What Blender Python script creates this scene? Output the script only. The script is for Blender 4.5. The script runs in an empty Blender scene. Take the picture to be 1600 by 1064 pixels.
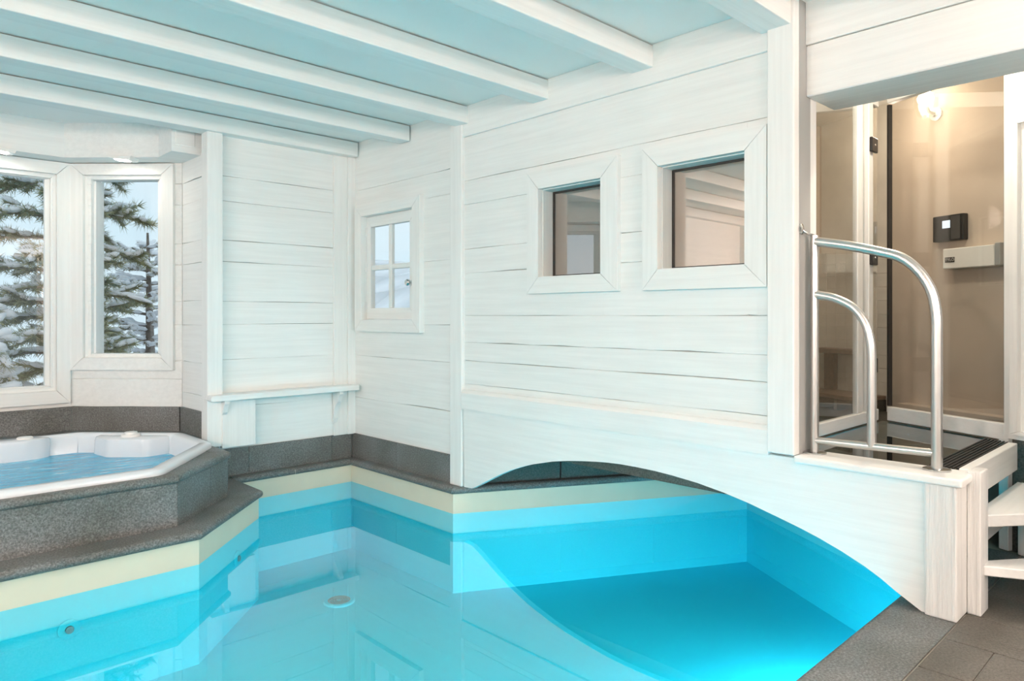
import bpy, bmesh, math, random
from mathutils import Vector
random.seed(7)
S = bpy.context.scene
COL = S.collection
PI = math.pi

# ------------------------------------------------------------------ camera, world, exposure
cam = bpy.data.cameras.new('camera'); cam.sensor_width = 36.0; cam.lens = 36.0*1104/1600
cam.shift_y = -39/1600; cam.clip_start = .05; cam.clip_end = 500
co = bpy.data.objects.new('camera', cam); COL.objects.link(co)
co.location = (0, 0, 1.2); co.rotation_euler = (PI/2, 0, -math.atan2(.6925, .7213))
S.camera = co
S.view_settings.view_transform = 'Standard'; S.view_settings.look = 'None'
S.view_settings.gamma = 1; S.view_settings.use_curve_mapping = False
S.view_settings.exposure = 0.76
S.cycles.use_denoising = True
S.cycles.max_bounces = 14; S.cycles.diffuse_bounces = 8; S.cycles.glossy_bounces = 5
S.cycles.transparent_max_bounces = 24
S.cycles.caustics_reflective = False; S.cycles.caustics_refractive = False
S.cycles.sample_clamp_indirect = 6.0

W = bpy.data.worlds.new('winter_sky'); S.world = W; W.use_nodes = True
nt = W.node_tree; nt.nodes.clear()
o_ = nt.nodes.new('ShaderNodeOutputWorld'); bg = nt.nodes.new('ShaderNodeBackground')
tc = nt.nodes.new('ShaderNodeTexCoord'); nz = nt.nodes.new('ShaderNodeTexNoise'); cr = nt.nodes.new('ShaderNodeValToRGB')
nz.inputs['Scale'].default_value = 2.2; nz.inputs['Detail'].default_value = 5
cr.color_ramp.elements[0].position = .35; cr.color_ramp.elements[0].color = (.60, .80, .92, 1)
cr.color_ramp.elements[1].position = .68; cr.color_ramp.elements[1].color = (.86, .94, .98, 1)
nt.links.new(tc.outputs['Generated'], nz.inputs['Vector']); nt.links.new(nz.outputs['Fac'], cr.inputs['Fac'])
nt.links.new(cr.outputs['Color'], bg.inputs['Color']); nt.links.new(bg.outputs[0], o_.inputs[0])
bg.inputs['Strength'].default_value = .63

# room figures (metres); camera stands at the origin, x runs along the beams, y along the window wall
XW = 3.195      # face of the planks on the window wall
YB = 5.28       # face of the planks on the shelf wall
ZC = 2.66       # ceiling
ZW = -.193      # pool water
ZF = -.75       # pool floor
RX0, RY0 = -3.2, -2.6

LAMPS = dict(rear=52, side=142, right=17, pool=(16, 13, 26), bay=.7, ham=6, land=10)

def light(name, kind, loc, energy, color, size=.1, rot=(0, 0, 0), parent=None, shape='DISK', sy=None, spot=None):
    l = bpy.data.lights.new(name, kind); l.energy = energy; l.color = color
    if kind == 'AREA':
        l.shape = shape; l.size = size
        if sy: l.size_y = sy
    else: l.shadow_soft_size = size
    if spot: l.spot_size = spot; l.spot_blend = .6
    o = bpy.data.objects.new(name, l); COL.objects.link(o); o.location = loc; o.rotation_euler = rot
    if parent: o.parent = parent
    return o

# ------------------------------------------------------------------ materials
def mat(name):
    m = bpy.data.materials.new(name); m.use_nodes = True
    n = m.node_tree.nodes; n.clear()
    out = n.new('ShaderNodeOutputMaterial')
    return m, m.node_tree, out
def N(t, k, **kw):
    n = t.nodes.new('ShaderNode'+k)
    for a, b in kw.items():
        if a in n.inputs: n.inputs[a].default_value = b
        else: setattr(n, a, b)
    return n
def ramp(t, stops):
    r = t.nodes.new('ShaderNodeValToRGB'); e = r.color_ramp.elements
    while len(e) < len(stops): e.new(.5)
    for i, (p, c) in enumerate(stops): e[i].position = p; e[i].color = (*c, 1)
    return r
def coords(t, scale):
    c = N(t, 'TexCoord'); m = N(t, 'Mapping'); m.inputs['Scale'].default_value = scale
    t.links.new(c.outputs['Object'], m.inputs['Vector']); return m
def plain(name, col, rough=.5, metal=0., spec=.5, noise=0, nscale=20, bump=0):
    m, t, out = mat(name)
    b = N(t, 'BsdfPrincipled', Roughness=rough, Metallic=metal); b.inputs['Base Color'].default_value = (*col, 1)
    b.inputs['Specular IOR Level'].default_value = spec
    if noise or bump:
        mp = coords(t, (1, 1, 1)); nn = N(t, 'TexNoise', Scale=nscale, Detail=6.)
        t.links.new(mp.outputs[0], nn.inputs['Vector'])
        if noise:
            r = ramp(t, [(.25, [c*(1-noise) for c in col]), (.75, [min(1, c*(1+noise)) for c in col])])
            t.links.new(nn.outputs['Fac'], r.inputs[0]); t.links.new(r.outputs[0], b.inputs['Base Color'])
        if bump:
            bp = N(t, 'Bump', Strength=bump, Distance=.004); t.links.new(nn.outputs['Fac'], bp.inputs['Height'])
            t.links.new(bp.outputs[0], b.inputs['Normal'])
    t.links.new(b.outputs[0], out.inputs[0]); return m
def paint(name, axis, col=(.83, .84, .825), grain=1.0, amt=.07, dens=38., dist=.003):
    """white brushed paint over sawn wood, grain along the axis"""
    m, t, out = mat(name)
    sc = [dens]*3; sc[axis] = 1.6
    mp = coords(t, sc); n1 = N(t, 'TexNoise', Scale=1.0, Detail=7., Roughness=.62)
    t.links.new(mp.outputs[0], n1.inputs['Vector'])
    mp2 = coords(t, (1, 1, 1)); n2 = N(t, 'TexNoise', Scale=2.3, Detail=3.); t.links.new(mp2.outputs[0], n2.inputs['Vector'])
    r = ramp(t, [(.3, [c*(1-amt) for c in col]), (.62, col)])
    t.links.new(n1.outputs['Fac'], r.inputs[0])
    r2 = ramp(t, [(.3, (.965, .97, .965)), (.7, (1, 1, 1))]); t.links.new(n2.outputs['Fac'], r2.inputs[0])
    mx = N(t, 'MixRGB', blend_type='MULTIPLY', Fac=1.0); t.links.new(r.outputs[0], mx.inputs[1]); t.links.new(r2.outputs[0], mx.inputs[2])
    b = N(t, 'BsdfPrincipled', Roughness=.55); b.inputs['Specular IOR Level'].default_value = .3
    bp = N(t, 'Bump', Strength=min(1, .35*grain), Distance=dist); t.links.new(n1.outputs['Fac'], bp.inputs['Height'])
    t.links.new(mx.outputs[0], b.inputs['Base Color']); t.links.new(bp.outputs[0], b.inputs['Normal'])
    t.links.new(b.outputs[0], out.inputs[0]); return m
def stone(name, dark, mid, lite, rough=.55, bump=.4):
    m, t, out = mat(name)
    mp = coords(t, (1, 1, 1))
    n1 = N(t, 'TexNoise', Scale=105., Detail=5., Roughness=.75); n2 = N(t, 'TexNoise', Scale=3.5, Detail=4.)
    for n in (n1, n2): t.links.new(mp.outputs[0], n.inputs['Vector'])
    r = ramp(t, [(.33, dark), (.5, mid), (.7, lite)]); t.links.new(n1.outputs['Fac'], r.inputs[0])
    r2 = ramp(t, [(.3, (.74, .74, .70)), (.7, (1.12, 1.12, 1.14))]); t.links.new(n2.outputs['Fac'], r2.inputs[0])
    mx = N(t, 'MixRGB', blend_type='MULTIPLY', Fac=1.0); t.links.new(r.outputs[0], mx.inputs[1]); t.links.new(r2.outputs[0], mx.inputs[2])
    b = N(t, 'BsdfPrincipled', Roughness=rough); b.inputs['Specular IOR Level'].default_value = .4
    bp = N(t, 'Bump', Strength=bump, Distance=.003); t.links.new(n1.outputs['Fac'], bp.inputs['Height'])
    t.links.new(mx.outputs[0], b.inputs['Base Color']); t.links.new(bp.outputs[0], b.inputs['Normal'])
    t.links.new(b.outputs[0], out.inputs[0]); return m
def clear(name, tint, f0=.04, rough=0., fmax=1.0, bump=None):
    """thin clear sheet: tinted transmission plus Schlick reflection"""
    m, t, out = mat(name)
    g = N(t, 'NewGeometry'); dot = N(t, 'VectorMath', operation='DOT_PRODUCT')
    t.links.new(g.outputs['Incoming'], dot.inputs[0])
    ab = N(t, 'Math', operation='ABSOLUTE'); om = N(t, 'Math', operation='SUBTRACT'); om.inputs[0].default_value = 1
    pw = N(t, 'Math', operation='POWER'); pw.inputs[1].default_value = 5
    ml = N(t, 'Math', operation='MULTIPLY_ADD'); ml.inputs[1].default_value = fmax-f0; ml.inputs[2].default_value = f0
    t.links.new(g.outputs['Normal'], dot.inputs[1])
    t.links.new(dot.outputs['Value'], ab.inputs[0]); t.links.new(ab.outputs[0], om.inputs[1])
    t.links.new(om.outputs[0], pw.inputs[0]); t.links.new(pw.outputs[0], ml.inputs[0])
    tr = N(t, 'BsdfTransparent'); tr.inputs['Color'].default_value = (*tint, 1)
    gl = N(t, 'BsdfGlossy', Roughness=rough); gl.inputs['Color'].default_value = (1, 1, 1, 1)
    if bump:
        mp = coords(t, (1, 1, 1)); nn = N(t, 'TexNoise', Scale=bump[0], Detail=3.); t.links.new(mp.outputs[0], nn.inputs['Vector'])
        bp = N(t, 'Bump', Strength=bump[1], Distance=.01); t.links.new(nn.outputs['Fac'], bp.inputs['Height'])
        t.links.new(bp.outputs[0], gl.inputs['Normal'])
    mix = N(t, 'MixShader'); t.links.new(ml.outputs[0], mix.inputs[0])
    t.links.new(tr.outputs[0], mix.inputs[1]); t.links.new(gl.outputs[0], mix.inputs[2])
    t.links.new(mix.outputs[0], out.inputs[0]); return m
def glow(name, col, strength):
    m, t, out = mat(name); e = N(t, 'Emission', Strength=strength); e.inputs[0].default_value = (*col, 1)
    t.links.new(e.outputs[0], out.inputs[0]); return m
def tubwater(name):
    m, t, out = mat(name)
    mp = coords(t, (1.6, 5.5, 1)); nn = N(t, 'TexNoise', Scale=2.2, Detail=6., Roughness=.6, Distortion=.8); t.links.new(mp.outputs[0], nn.inputs['Vector'])
    r = ramp(t, [(.40, (.02, .33, .57)), (.58, (.06, .48, .74)), (.72, (.66, .84, .92))]); t.links.new(nn.outputs['Fac'], r.inputs[0])
    b = N(t, 'BsdfPrincipled', Roughness=.12); bp = N(t, 'Bump', Strength=.5, Distance=.03)
    t.links.new(nn.outputs['Fac'], bp.inputs['Height']); t.links.new(bp.outputs[0], b.inputs['Normal'])
    t.links.new(r.outputs[0], b.inputs['Base Color']); t.links.new(b.outputs[0], out.inputs[0]); return m

PX, PY, PZ = paint('white_paint_grain_x', 0), paint('white_paint_grain_y', 1), paint('white_paint_grain_z', 2)
PZR = paint('white_paint_rough_grain', 2, grain=3.0, amt=.16, dens=58., dist=.012)
CEIL = plain('ceiling_paint', (.84, .85, .83), .6, noise=.015, nscale=3)
BACK = plain('wall_core', (.36, .37, .36), .8)
STONE = stone('grey_quartzite', (.070, .075, .072), (.150, .157, .153), (.29, .30, .30))
TILE = stone('floor_slate', (.085, .082, .073), (.135, .129, .114), (.20, .19, .17), .6)
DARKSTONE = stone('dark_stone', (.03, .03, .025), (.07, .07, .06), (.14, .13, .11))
GROUT = plain('grout', (.36, .34, .29), .9, noise=.1)
CREAM = plain('cream_plaster', (.72, .68, .54), .6, noise=.03, nscale=6)
LINER = plain('turquoise_liner', (.035, .69, .82), .5, noise=.02, nscale=2)
WATER = clear('pool_water', (.52, .90, .93), f0=.12, fmax=1.0, bump=(2.0, .010))
TUBW = tubwater('tub_water')
ACRYL = plain('white_acrylic', (.74, .77, .80), .18, spec=.5)
GLASS = clear('window_glass', (.99, 1, 1), f0=.03)
BRONZE = clear('dark_glass', (.86, .82, .78), f0=.30)
DGLASS = clear('door_glass', (.97, .98, .97), f0=.05)
FGLASS = clear('floor_glass', (.24, .40, .40), f0=.07)
STEEL = plain('brushed_steel', (.60, .59, .57), .32, metal=1.)
CHROME = plain('chrome', (.55, .56, .56), .12, metal=1.)
BLACK = plain('black_plastic', (.012, .012, .013), .35)
DARK = plain('dark_gasket', (.03, .028, .026), .6)
WPLAS = plain('white_plastic', (.82, .82, .80), .35)
GREYP = plain('grey_plastic', (.32, .33, .33), .4)
DGREY = plain('dark_grey_plastic', (.07, .07, .07), .4)
BEIGE = plain('beige_plaster', (.56, .48, .405), .75, noise=.05, nscale=5)
HTILE = plain('grey_beige_tile', (.64, .62, .56), .35, noise=.06, nscale=9)
BROWN = plain('brown_stone', (.17, .12, .085), .5, noise=.3, nscale=30)
SCREEN = glow('lit_screen', (.75, .82, .88), .8)
BULB = glow('lamp_glow', (1, .84, .62), 9)
SPOTG = glow('spot_glow', (1, .93, .85), 14)
FILLG = glow('fill_glow', (1, .92, .80), 4)  # glow of the added, unseen fill lamps
SNOW = plain('snow', (.86, .88, .92), .8, noise=.03, nscale=4)
BARK = plain('bark', (.22, .18, .15), .9, noise=.4, nscale=25)
NEEDLE = plain('pine_needles', (.34, .34, .20), .7, noise=.45, nscale=9)
LEAF = plain('dry_leaves', (.28, .24, .16), .8, noise=.4, nscale=9)

# ------------------------------------------------------------------ mesh helpers
class MB:
    def __init__(s): s.v = []; s.f = []
    def quadbox(s, c):       # 8 corners: bottom ring 0-3, top ring 4-7
        b = len(s.v); s.v += [tuple(p) for p in c]
        for q in ((0, 3, 2, 1), (4, 5, 6, 7), (0, 1, 5, 4), (1, 2, 6, 5), (2, 3, 7, 6), (3, 0, 4, 7)): s.f.append(tuple(b+i for i in q))
        return s
    def box(s, x0, x1, y0, y1, z0, z1):
        return s.quadbox([(x0, y0, z0), (x1, y0, z0), (x1, y1, z0), (x0, y1, z0), (x0, y0, z1), (x1, y0, z1), (x1, y1, z1), (x0, y1, z1)])
    def fbox(s, F, a0, a1, z0, z1, t0, t1):
        return s.quadbox([F(a0, z0, t0), F(a1, z0, t0), F(a1, z0, t1), F(a0, z0, t1), F(a0, z1, t0), F(a1, z1, t0), F(a1, z1, t1), F(a0, z1, t1)])
    def prism(s, pts, z0, z1):        # plan polygon
        b = len(s.v); n = len(pts)
        s.v += [(x, y, z0) for x, y in pts]+[(x, y, z1) for x, y in pts]
        s.f.append(tuple(b+i for i in range(n-1, -1, -1))); s.f.append(tuple(b+n+i for i in range(n)))
        for i in range(n): j = (i+1) % n; s.f.append((b+i, b+j, b+n+j, b+n+i))
        return s
    def fprism(s, F, pts, t0, t1):    # polygon in wall plane (a, z)
        b = len(s.v); n = len(pts)
        s.v += [F(a, z, t0) for a, z in pts]+[F(a, z, t1) for a, z in pts]
        s.f.append(tuple(b+i for i in range(n-1, -1, -1))); s.f.append(tuple(b+n+i for i in range(n)))
        for i in range(n): j = (i+1) % n; s.f.append((b+i, b+j, b+n+j, b+n+i))
        return s
    def rings(s, rs, close=True, cap0=False, cap1=False):
        b = len(s.v); n = len(rs[0])
        for r in rs: s.v += [tuple(p) for p in r]
        for k in range(len(rs)-1):
            for i in range(n if close else n-1):
                j = (i+1) % n; s.f.append((b+k*n+i, b+k*n+j, b+(k+1)*n+j, b+(k+1)*n+i))
        if cap0: s.f.append(tuple(b+i for i in range(n-1, -1, -1)))
        if cap1: s.f.append(tuple(b+(len(rs)-1)*n+i for i in range(n)))
        return s
    def tube(s, path, r, n=14, caps=True):
        P = [Vector(p) for p in path]; rs = []
        up = None
        for i, p in enumerate(P):
            d = (P[min(i+1, len(P)-1)]-P[max(i-1, 0)]).normalized()
            if up is None: up = d.orthogonal().normalized()
            up = (up-d*up.dot(d)).normalized(); si = d.cross(up)
            rr = r[i] if isinstance(r, (list, tuple)) else r
            rs.append([p+(up*math.cos(2*PI*k/n)+si*math.sin(2*PI*k/n))*rr for k in range(n)])
        return s.rings(rs, True, caps, caps)
    def lathe(s, c, prof, axis=(0, 0, 1), n=24):     # prof (radius, height)
        ax = Vector(axis).normalized(); u = ax.orthogonal().normalized(); w = ax.cross(u); c = Vector(c)
        rs = [[c+ax*h+(u*math.cos(2*PI*k/n)+w*math.sin(2*PI*k/n))*max(r, 1e-4) for k in range(n)] for r, h in prof]
        return s.rings(rs, True, True, True)
    def build(s, name, m, parent=None, smooth=False, bevel=0, seg=1):
        me = bpy.data.meshes.new(name); me.from_pydata(s.v, [], s.f)
        bm = bmesh.new(); bm.from_mesh(me)
        bmesh.ops.recalc_face_normals(bm, faces=bm.faces)
        if bevel: bmesh.ops.bevel(bm, geom=bm.edges[:], offset=bevel, segments=seg, affect='EDGES', profile=.5)
        bm.to_mesh(me); bm.free()
        if m: me.materials.append(m)
        if smooth:
            for p in me.polygons: p.use_smooth = True
            if smooth != 'full': me.set_sharp_from_angle(angle=math.radians(40))
        o = bpy.data.objects.new(name, me); COL.objects.link(o)
        if parent: o.parent = parent
        return o
def frame(ox, oy, dx, dy, nx, ny):
    return lambda a, z, t: (ox+a*dx+t*nx, oy+a*dy+t*ny, z)
def empty(name, loc=(0, 0, 0)):
    o = bpy.data.objects.new(name, None); COL.objects.link(o); o.empty_display_size = .1
    return o
def tag(o, label, cat=None, group=None, kind=None):
    o['label'] = label
    if cat: o['category'] = cat
    if group: o['group'] = group
    if kind: o['kind'] = kind
    return o
def thing(name, label, cat, group=None, kind=None): return tag(empty(name), label, cat, group, kind)
def plank(F, a0, a1, z0, z1, m, parent, t0=-.012, t1=0., name='plank', g=.0055):
    n = max(2, int((a1-a0)/.22)); mb = MB(); rs = []
    t1 = t1+random.uniform(-.0012, .0012); k0 = random.uniform(.4, 1); 
    for i in range(n+1):
        a = a0+(a1-a0)*i/n
        lo = z0+max(0, random.uniform(-.6, 1))*g*k0*1.6; hi = z1-max(0, random.uniform(-.6, 1))*g*.4
        rs.append([F(a, lo, t0), F(a, lo, t1-.002), F(a, lo+.0025, t1), F(a, hi-.0025, t1), F(a, hi, t1-.002), F(a, hi, t0)])
    return mb.rings(rs, True, True, True).build(name, m, parent)
def planked(F, a0, a1, seams, m, parent, holes=(), **k):
    """rows of boards between the seams, cut where the holes (a0,a1,z0,z1) are"""
    for z0, z1 in zip(seams, seams[1:]):
        cuts = [(h[0], h[1]) for h in holes if h[2] < z1-1e-4 and h[3] > z0+1e-4]
        part = [h for h in holes if (h[2] > z0+1e-4 or h[3] < z1-1e-4) and h[2] < z1-1e-4 and h[3] > z0+1e-4]
        segs = [(a0, a1)]
        for c0, c1 in cuts:
            ns = []
            for s0, s1 in segs:
                if c0 > s0: ns.append((s0, min(c0, s1)))
                if c1 < s1: ns.append((max(c1, s0), s1))
            segs = [q for q in ns if q[1]-q[0] > .004]
        for s0, s1 in segs: plank(F, s0, s1, z0, z1, m, parent, **k)
        for h in part:
            if h[2] > z0+.004: plank(F, h[0], h[1], z0, min(h[2], z1), m, parent, **k)
            if h[3] < z1-.004: plank(F, h[0], h[1], max(h[3], z0), z1, m, parent, **k)
def cored(F, a0, a1, z0, z1, holes, t0, t1):
    """wall body with openings"""
    mb = MB(); As = sorted({a0, a1, *[q for h in holes for q in h[:2]]}); Zs = sorted({z0, z1, *[q for h in holes for q in h[2:]]})
    for i in range(len(As)-1):
        for j in range(len(Zs)-1):
            am, zm = (As[i]+As[i+1])/2, (Zs[j]+Zs[j+1])/2
            if not any(h[0] < am < h[1] and h[2] < zm < h[3] for h in holes): mb.fbox(F, As[i], As[i+1], Zs[j], Zs[j+1], t0, t1)
    return mb
def mitred(F, O, I, t0, t1, mh, mv, parent, name='casing_board', gap=.0008, slope=0):
    """four mitred boards; O, I = outer and inner (a0,a1,z0,z1); slope lets the inner edge fall back"""
    c = [((O[0], O[2]), (O[1], O[2]), (I[1], I[2]), (I[0], I[2])), ((O[1], O[2]), (O[1], O[3]), (I[1], I[3]), (I[1], I[2])),
         ((O[1], O[3]), (O[0], O[3]), (I[0], I[3]), (I[1], I[3])), ((O[0], O[3]), (O[0], O[2]), (I[0], I[2]), (I[0], I[3]))]
    for k, q in enumerate(c):
        cx = sum(p[0] for p in q)/4; cz = sum(p[1] for p in q)/4
        q = [(p[0]+(cx-p[0])*gap*2/max(.05, abs(cx-p[0])+.05), p[1]+(cz-p[1])*gap*2/max(.05, abs(cz-p[1])+.05)) for p in q]
        mb = MB(); tt = [t1, t1, t1-slope, t1-slope]
        mb.quadbox([F(q[i][0], q[i][1], t0) for i in range(4)]+[F(q[i][0], q[i][1], tt[i]) for i in range(4)])
        mb.build(name, mh if k % 2 == 0 else mv, parent)
def offs(path, o, closed=False):
    """plan path moved o to its right, mitred"""
    n = len(path); out = []
    for i in range(n):
        ds = []
        if i > 0 or closed: ds.append((Vector(path[i])-Vector(path[i-1])).normalized())
        if i < n-1 or closed: ds.append((Vector(path[(i+1) % n])-Vector(path[i])).normalized())
        ns = [Vector((d.y, -d.x)) for d in ds]
        if len(ns) == 1: v = ns[0]*o
        else:
            b = (ns[0]+ns[1]).normalized(); v = b*(o/max(.3, b.dot(ns[0])))
        out.append((path[i][0]+v.x, path[i][1]+v.y))
    return out
def sweep(path, prof, name, m, parent, split=None, smooth=True, gap=.0012):
    """one mesh per path segment, mitred at the corners; prof = closed list of (offset right, z)"""
    ps = [offs(path, o) for o, z in prof]
    for i in range(len(path)-1):
        cuts = [0., 1.]
        if split and i in split: cuts = [0.]+list(split[i])+[1.]
        L = (Vector(path[i+1])-Vector(path[i])).length
        for c0, c1 in zip(cuts, cuts[1:]):
            e0, e1 = c0+gap/L, c1-gap/L
            r = [[(ps[k][i][0]*(1-e)+ps[k][i+1][0]*e, ps[k][i][1]*(1-e)+ps[k][i+1][1]*e, prof[k][1]) for k in range(len(prof))] for e in (e0, e1)]
            MB().rings(r, True, True, True).build(name, m, parent, smooth)
def bull(w, top=0., th=.05):
    r = th/2
    return [(r-r*math.cos(a)*1.0, top-r+r*math.sin(a)) for a in [PI/2*(1-k/4) for k in range(0, 9)]] + [(w, top-th), (w, top)]
def fill(loops, z):
    """flat face between plan loops (first outer, others holes)"""
    bm = bmesh.new()
    for L in loops:
        vs = [bm.verts.new((x, y, z)) for x, y in L]
        for i in range(len(vs)): bm.edges.new((vs[i], vs[(i+1) % len(vs)]))
    bmesh.ops.triangle_fill(bm, edges=bm.edges[:], use_beauty=True)
    mb = MB(); bm.verts.index_update()
    mb.v = [tuple(v.co) for v in bm.verts]; mb.f = [tuple(v.index for v in f.verts) for f in bm.faces]
    bm.free(); return mb
def rounded(poly, r, n=5):
    out = []
    for i in range(len(poly)):
        p, a, b = Vector(poly[i]), Vector(poly[i-1]), Vector(poly[(i+1) % len(poly)])
        d1, d2 = (a-p).normalized(), (b-p).normalized()
        ang = d1.angle(d2); tl = min(r/math.tan(ang/2), .45*(a-p).length, .45*(b-p).length)
        q0, q1 = p+d1*tl, p+d2*tl
        for k in range(n+1):
            e = k/n; out.append(tuple(q0*(1-e)**2+p*2*e*(1-e)+q1*e**2))
    return out

# frames of the walls: a along the wall, t out into the room
FW = frame(XW, 0, 0, 1, -1, 0)          # window wall
FB = frame(0, YB, 1, 0, 0, -1)          # shelf wall
q = math.sqrt(.5)
FC = frame(1.355, 6.445, q, -q, -q, -q) # chamfered bay wall
FA = frame(0, 6.445, 1, 0, 0, -1)       # big bay window wall
FR = frame(1.985, 0, 0, 1, -1, 0)       # bay return wall
FCL = frame(-.155, 6.445, -q, -q, q, -q)
CH = .885                               # chamfer length

# ------------------------------------------------------------------ structure: walls
ST = 'structure'
HS, H1, H2 = (4.381, 5.09, 1.166, 2.02), (2.567, 3.061, 1.44, 1.987), (1.68, 2.177, 1.447, 1.995)
wr = thing('wall_right', 'white plank wall with the three framed windows above the pool', 'wall', kind=ST)
cored(FW, 3.83, 5.45, 0, 2.75, [HS], -.08, -.012).build('wall_core', BACK, wr)
cored(FW, 1.43, 3.81, .53, 2.75, [H1, H2], -.13, -.012).build('wall_core', BACK, wr)
planked(FW, 3.93, 5.28, [.2, .51, .862, 1.131, 1.603, 2.075, 2.253, 2.66], PY, wr, [HS])
planked(FW, 1.56, 3.812, [.66, .723, .884, 1.013, 1.2, 1.496, 1.663, 1.975, 2.142, 2.45], PY, wr, [H1, H2])
MB().fbox(FW, 1.56, 3.815, 2.45, 2.66, -.01, .016).build('frieze_board', PY, wr, bevel=.003)
MB().fprism(frame(0, 0, 1, 0, 0, 1), [(3.21, .545), (3.165, .545), (3.163, .66), (3.18, .678), (3.21, .69)], 1.56, 3.808).build('ledge_moulding', PY, wr)

wb = thing('wall_back', 'white plank wall behind the narrow shelf', 'wall', kind=ST)
MB().box(1.99, 3.36, YB+.012, YB+.17, -.8, 2.75).build('wall_core', BACK, wb)
planked(FB, 2.06, 3.193, [.2, .515, .872, 1.134, 1.305, 1.602, 1.762, 2.053, 2.24, 2.66], PX, wb)
MB().fbox(FB, 3.0, 3.125, .2, 2.535, 0, .022).build('cover_board', PZ, wb, bevel=.003)
MB().fbox(FB, 3.125, 3.196, .2, 2.535, 0, .034).build('corner_strip', PZ, wb, bevel=.003)

bay = thing('wall_bay', 'white panelled bay walls around the hot tub windows', 'wall', kind=ST)
W1H = (-.02, 1.225, .64, 2.30); W2H = (.16, .75, .88, 2.285)
cored(FA, -.20, 1.40, -.8, 2.75, [W1H], -.17, 0).build('wall_core', PX, bay)
cored(FC, -.03, CH+.03, -.8, 2.75, [W2H], -.17, -.012).build('wall_core', PX, bay)
cored(FCL, -.03, CH+.03, -.8, 2.75, [W2H], -.17, 0).build('wall_core', PX, bay)
planked(FC, 0, CH, [.48, .70, .841, 1.126, 1.313, 1.598, 1.765, 2.07, 2.237, 2.42], PX, bay, [W2H])
MB().box(1.997, 2.16, 5.33, 5.86, -.8, 2.75).build('wall_core', BACK, bay)
planked(FR, 5.30, 5.822, [.48, .60, .841, 1.126, 1.313, 1.598, 1.765, 2.07, 2.237, 2.42], PY, bay)
MB().box(-.95, -.785, 5.28, 5.86, -.8, 2.75).build('wall_core', PY, bay)
MB().box(RX0-.15, -.785, 5.28, 5.45, -.8, 2.75).build('wall_core', PX, bay)
# soffit box above the bay windows
so = [(-1.0, 6.5), (-1.0, 5.4), (-.60, 5.4), (-.60, 5.55), (-.06, 6.225), (1.262, 6.225), (1.775, 5.712), (1.775, 5.43), (1.99, 5.43), (1.99, 5.80), (1.34, 6.5)]
MB().prism(so, 2.40, 2.68).build('soffit', PX, bay)
MB().box(1.80, 1.94, 5.424, 5.432, 2.45, 2.61).build('soffit_panel', PX, bay, bevel=.004)

# walls behind the camera with daylight windows
wl = thing('wall_left', 'white side wall with tall windows behind the camera', 'wall', kind=ST)
FL = frame(RX0, 0, 0, 1, 1, 0)
LH = [(-1.6, .0, .5, 2.3), (.7, 2.5, .5, 2.3), (3.1, 4.7, .5, 2.3)]
cored(FL, RY0-.1, 5.45, -.8, 2.75, LH, -.15, 0).build('wall_core', PY, wl)
wf = thing('wall_front', 'white rear wall with tall windows behind the camera', 'wall', kind=ST)
FF = frame(0, RY0, 1, 0, 0, 1)
FH = [(-2.7, -1.1, .3, 2.35), (-.6, 1.0, .3, 2.35), (1.4, 2.8, .3, 2.35)]
cored(FF, RX0-.15, 6.6, -.8, 2.75, FH, -.15, 0).build('wall_core', PX, wf)
wk = 5
for F, hs, nm in ((FL, LH, 'side'), (FF, FH, 'rear')):
    for i, h in enumerate(hs):
        w = thing('window_%d' % wk, '%s window %d behind the camera' % (nm, i+1), 'window', kind=ST); wk += 1
        O = (h[0]-.08, h[1]+.08, h[2]-.08, h[3]+.08); mitred(F, O, h, 0, .025, PX, PZ, w)
        I = (h[0]+.06, h[1]-.06, h[2]+.06, h[3]-.06); mitred(F, h, I, -.10, -.05, PX, PZ, w, 'sash_rail')
        mm = (h[0]+h[1])/2; MB().fbox(F, mm-.03, mm+.03, I[2], I[3], -.10, -.05).build('mullion', PZ, w)
        MB().fbox(F, I[0], I[1], I[2], I[3], -.078, -.072).build('pane', GLASS, w)

# ceiling and beams
ce = thing('ceiling', 'pale smooth ceiling between the white beams', 'ceiling', kind=ST)
MB().box(RX0-.15, 3.45, RY0-.15, 6.7, ZC, ZC+.15).build('ceiling_board', CEIL, ce)
MB().prism([(3.40, RY0-.15), (6.6, RY0-.15), (6.6, 2.6), (5.9, 2.6), (3.4, 3.95)], 2.75, 2.9).build('ceiling_board', CEIL, ce)
BL = ['white ceiling beam nearest the tall doorway post, at top right', 'white ceiling beam ending over the larger interior window', 'white ceiling beam ending over the smaller interior window',
      'white ceiling beam resting on the thin wall post', 'white ceiling beam ending above the small four-pane window', 'white ceiling beam running along the shelf wall and bay opening']
for i, (y0, y1) in enumerate(((1.447, 1.603), (2.216, 2.36), (2.988, 3.125), (3.752, 3.885), (4.442, 4.575), (5.18, 5.33))):
    b = MB().box(RX0, 3.182, y0, y1, 2.535, ZC-.007).build('ceiling_beam', PX, None, bevel=.006, seg=2)
    tag(b, BL[i], 'beam', 'white ceiling beams')
for i, y0 in enumerate((.70, -.05, -.80, -1.55)):
    b = MB().box(RX0, 3.27, y0, y0+.145, 2.535, ZC-.007).build('ceiling_beam', PX, None, bevel=.006, seg=2)
    tag(b, 'white ceiling beam over the poolside floor behind the camera', 'beam', 'white ceiling beams')

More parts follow.
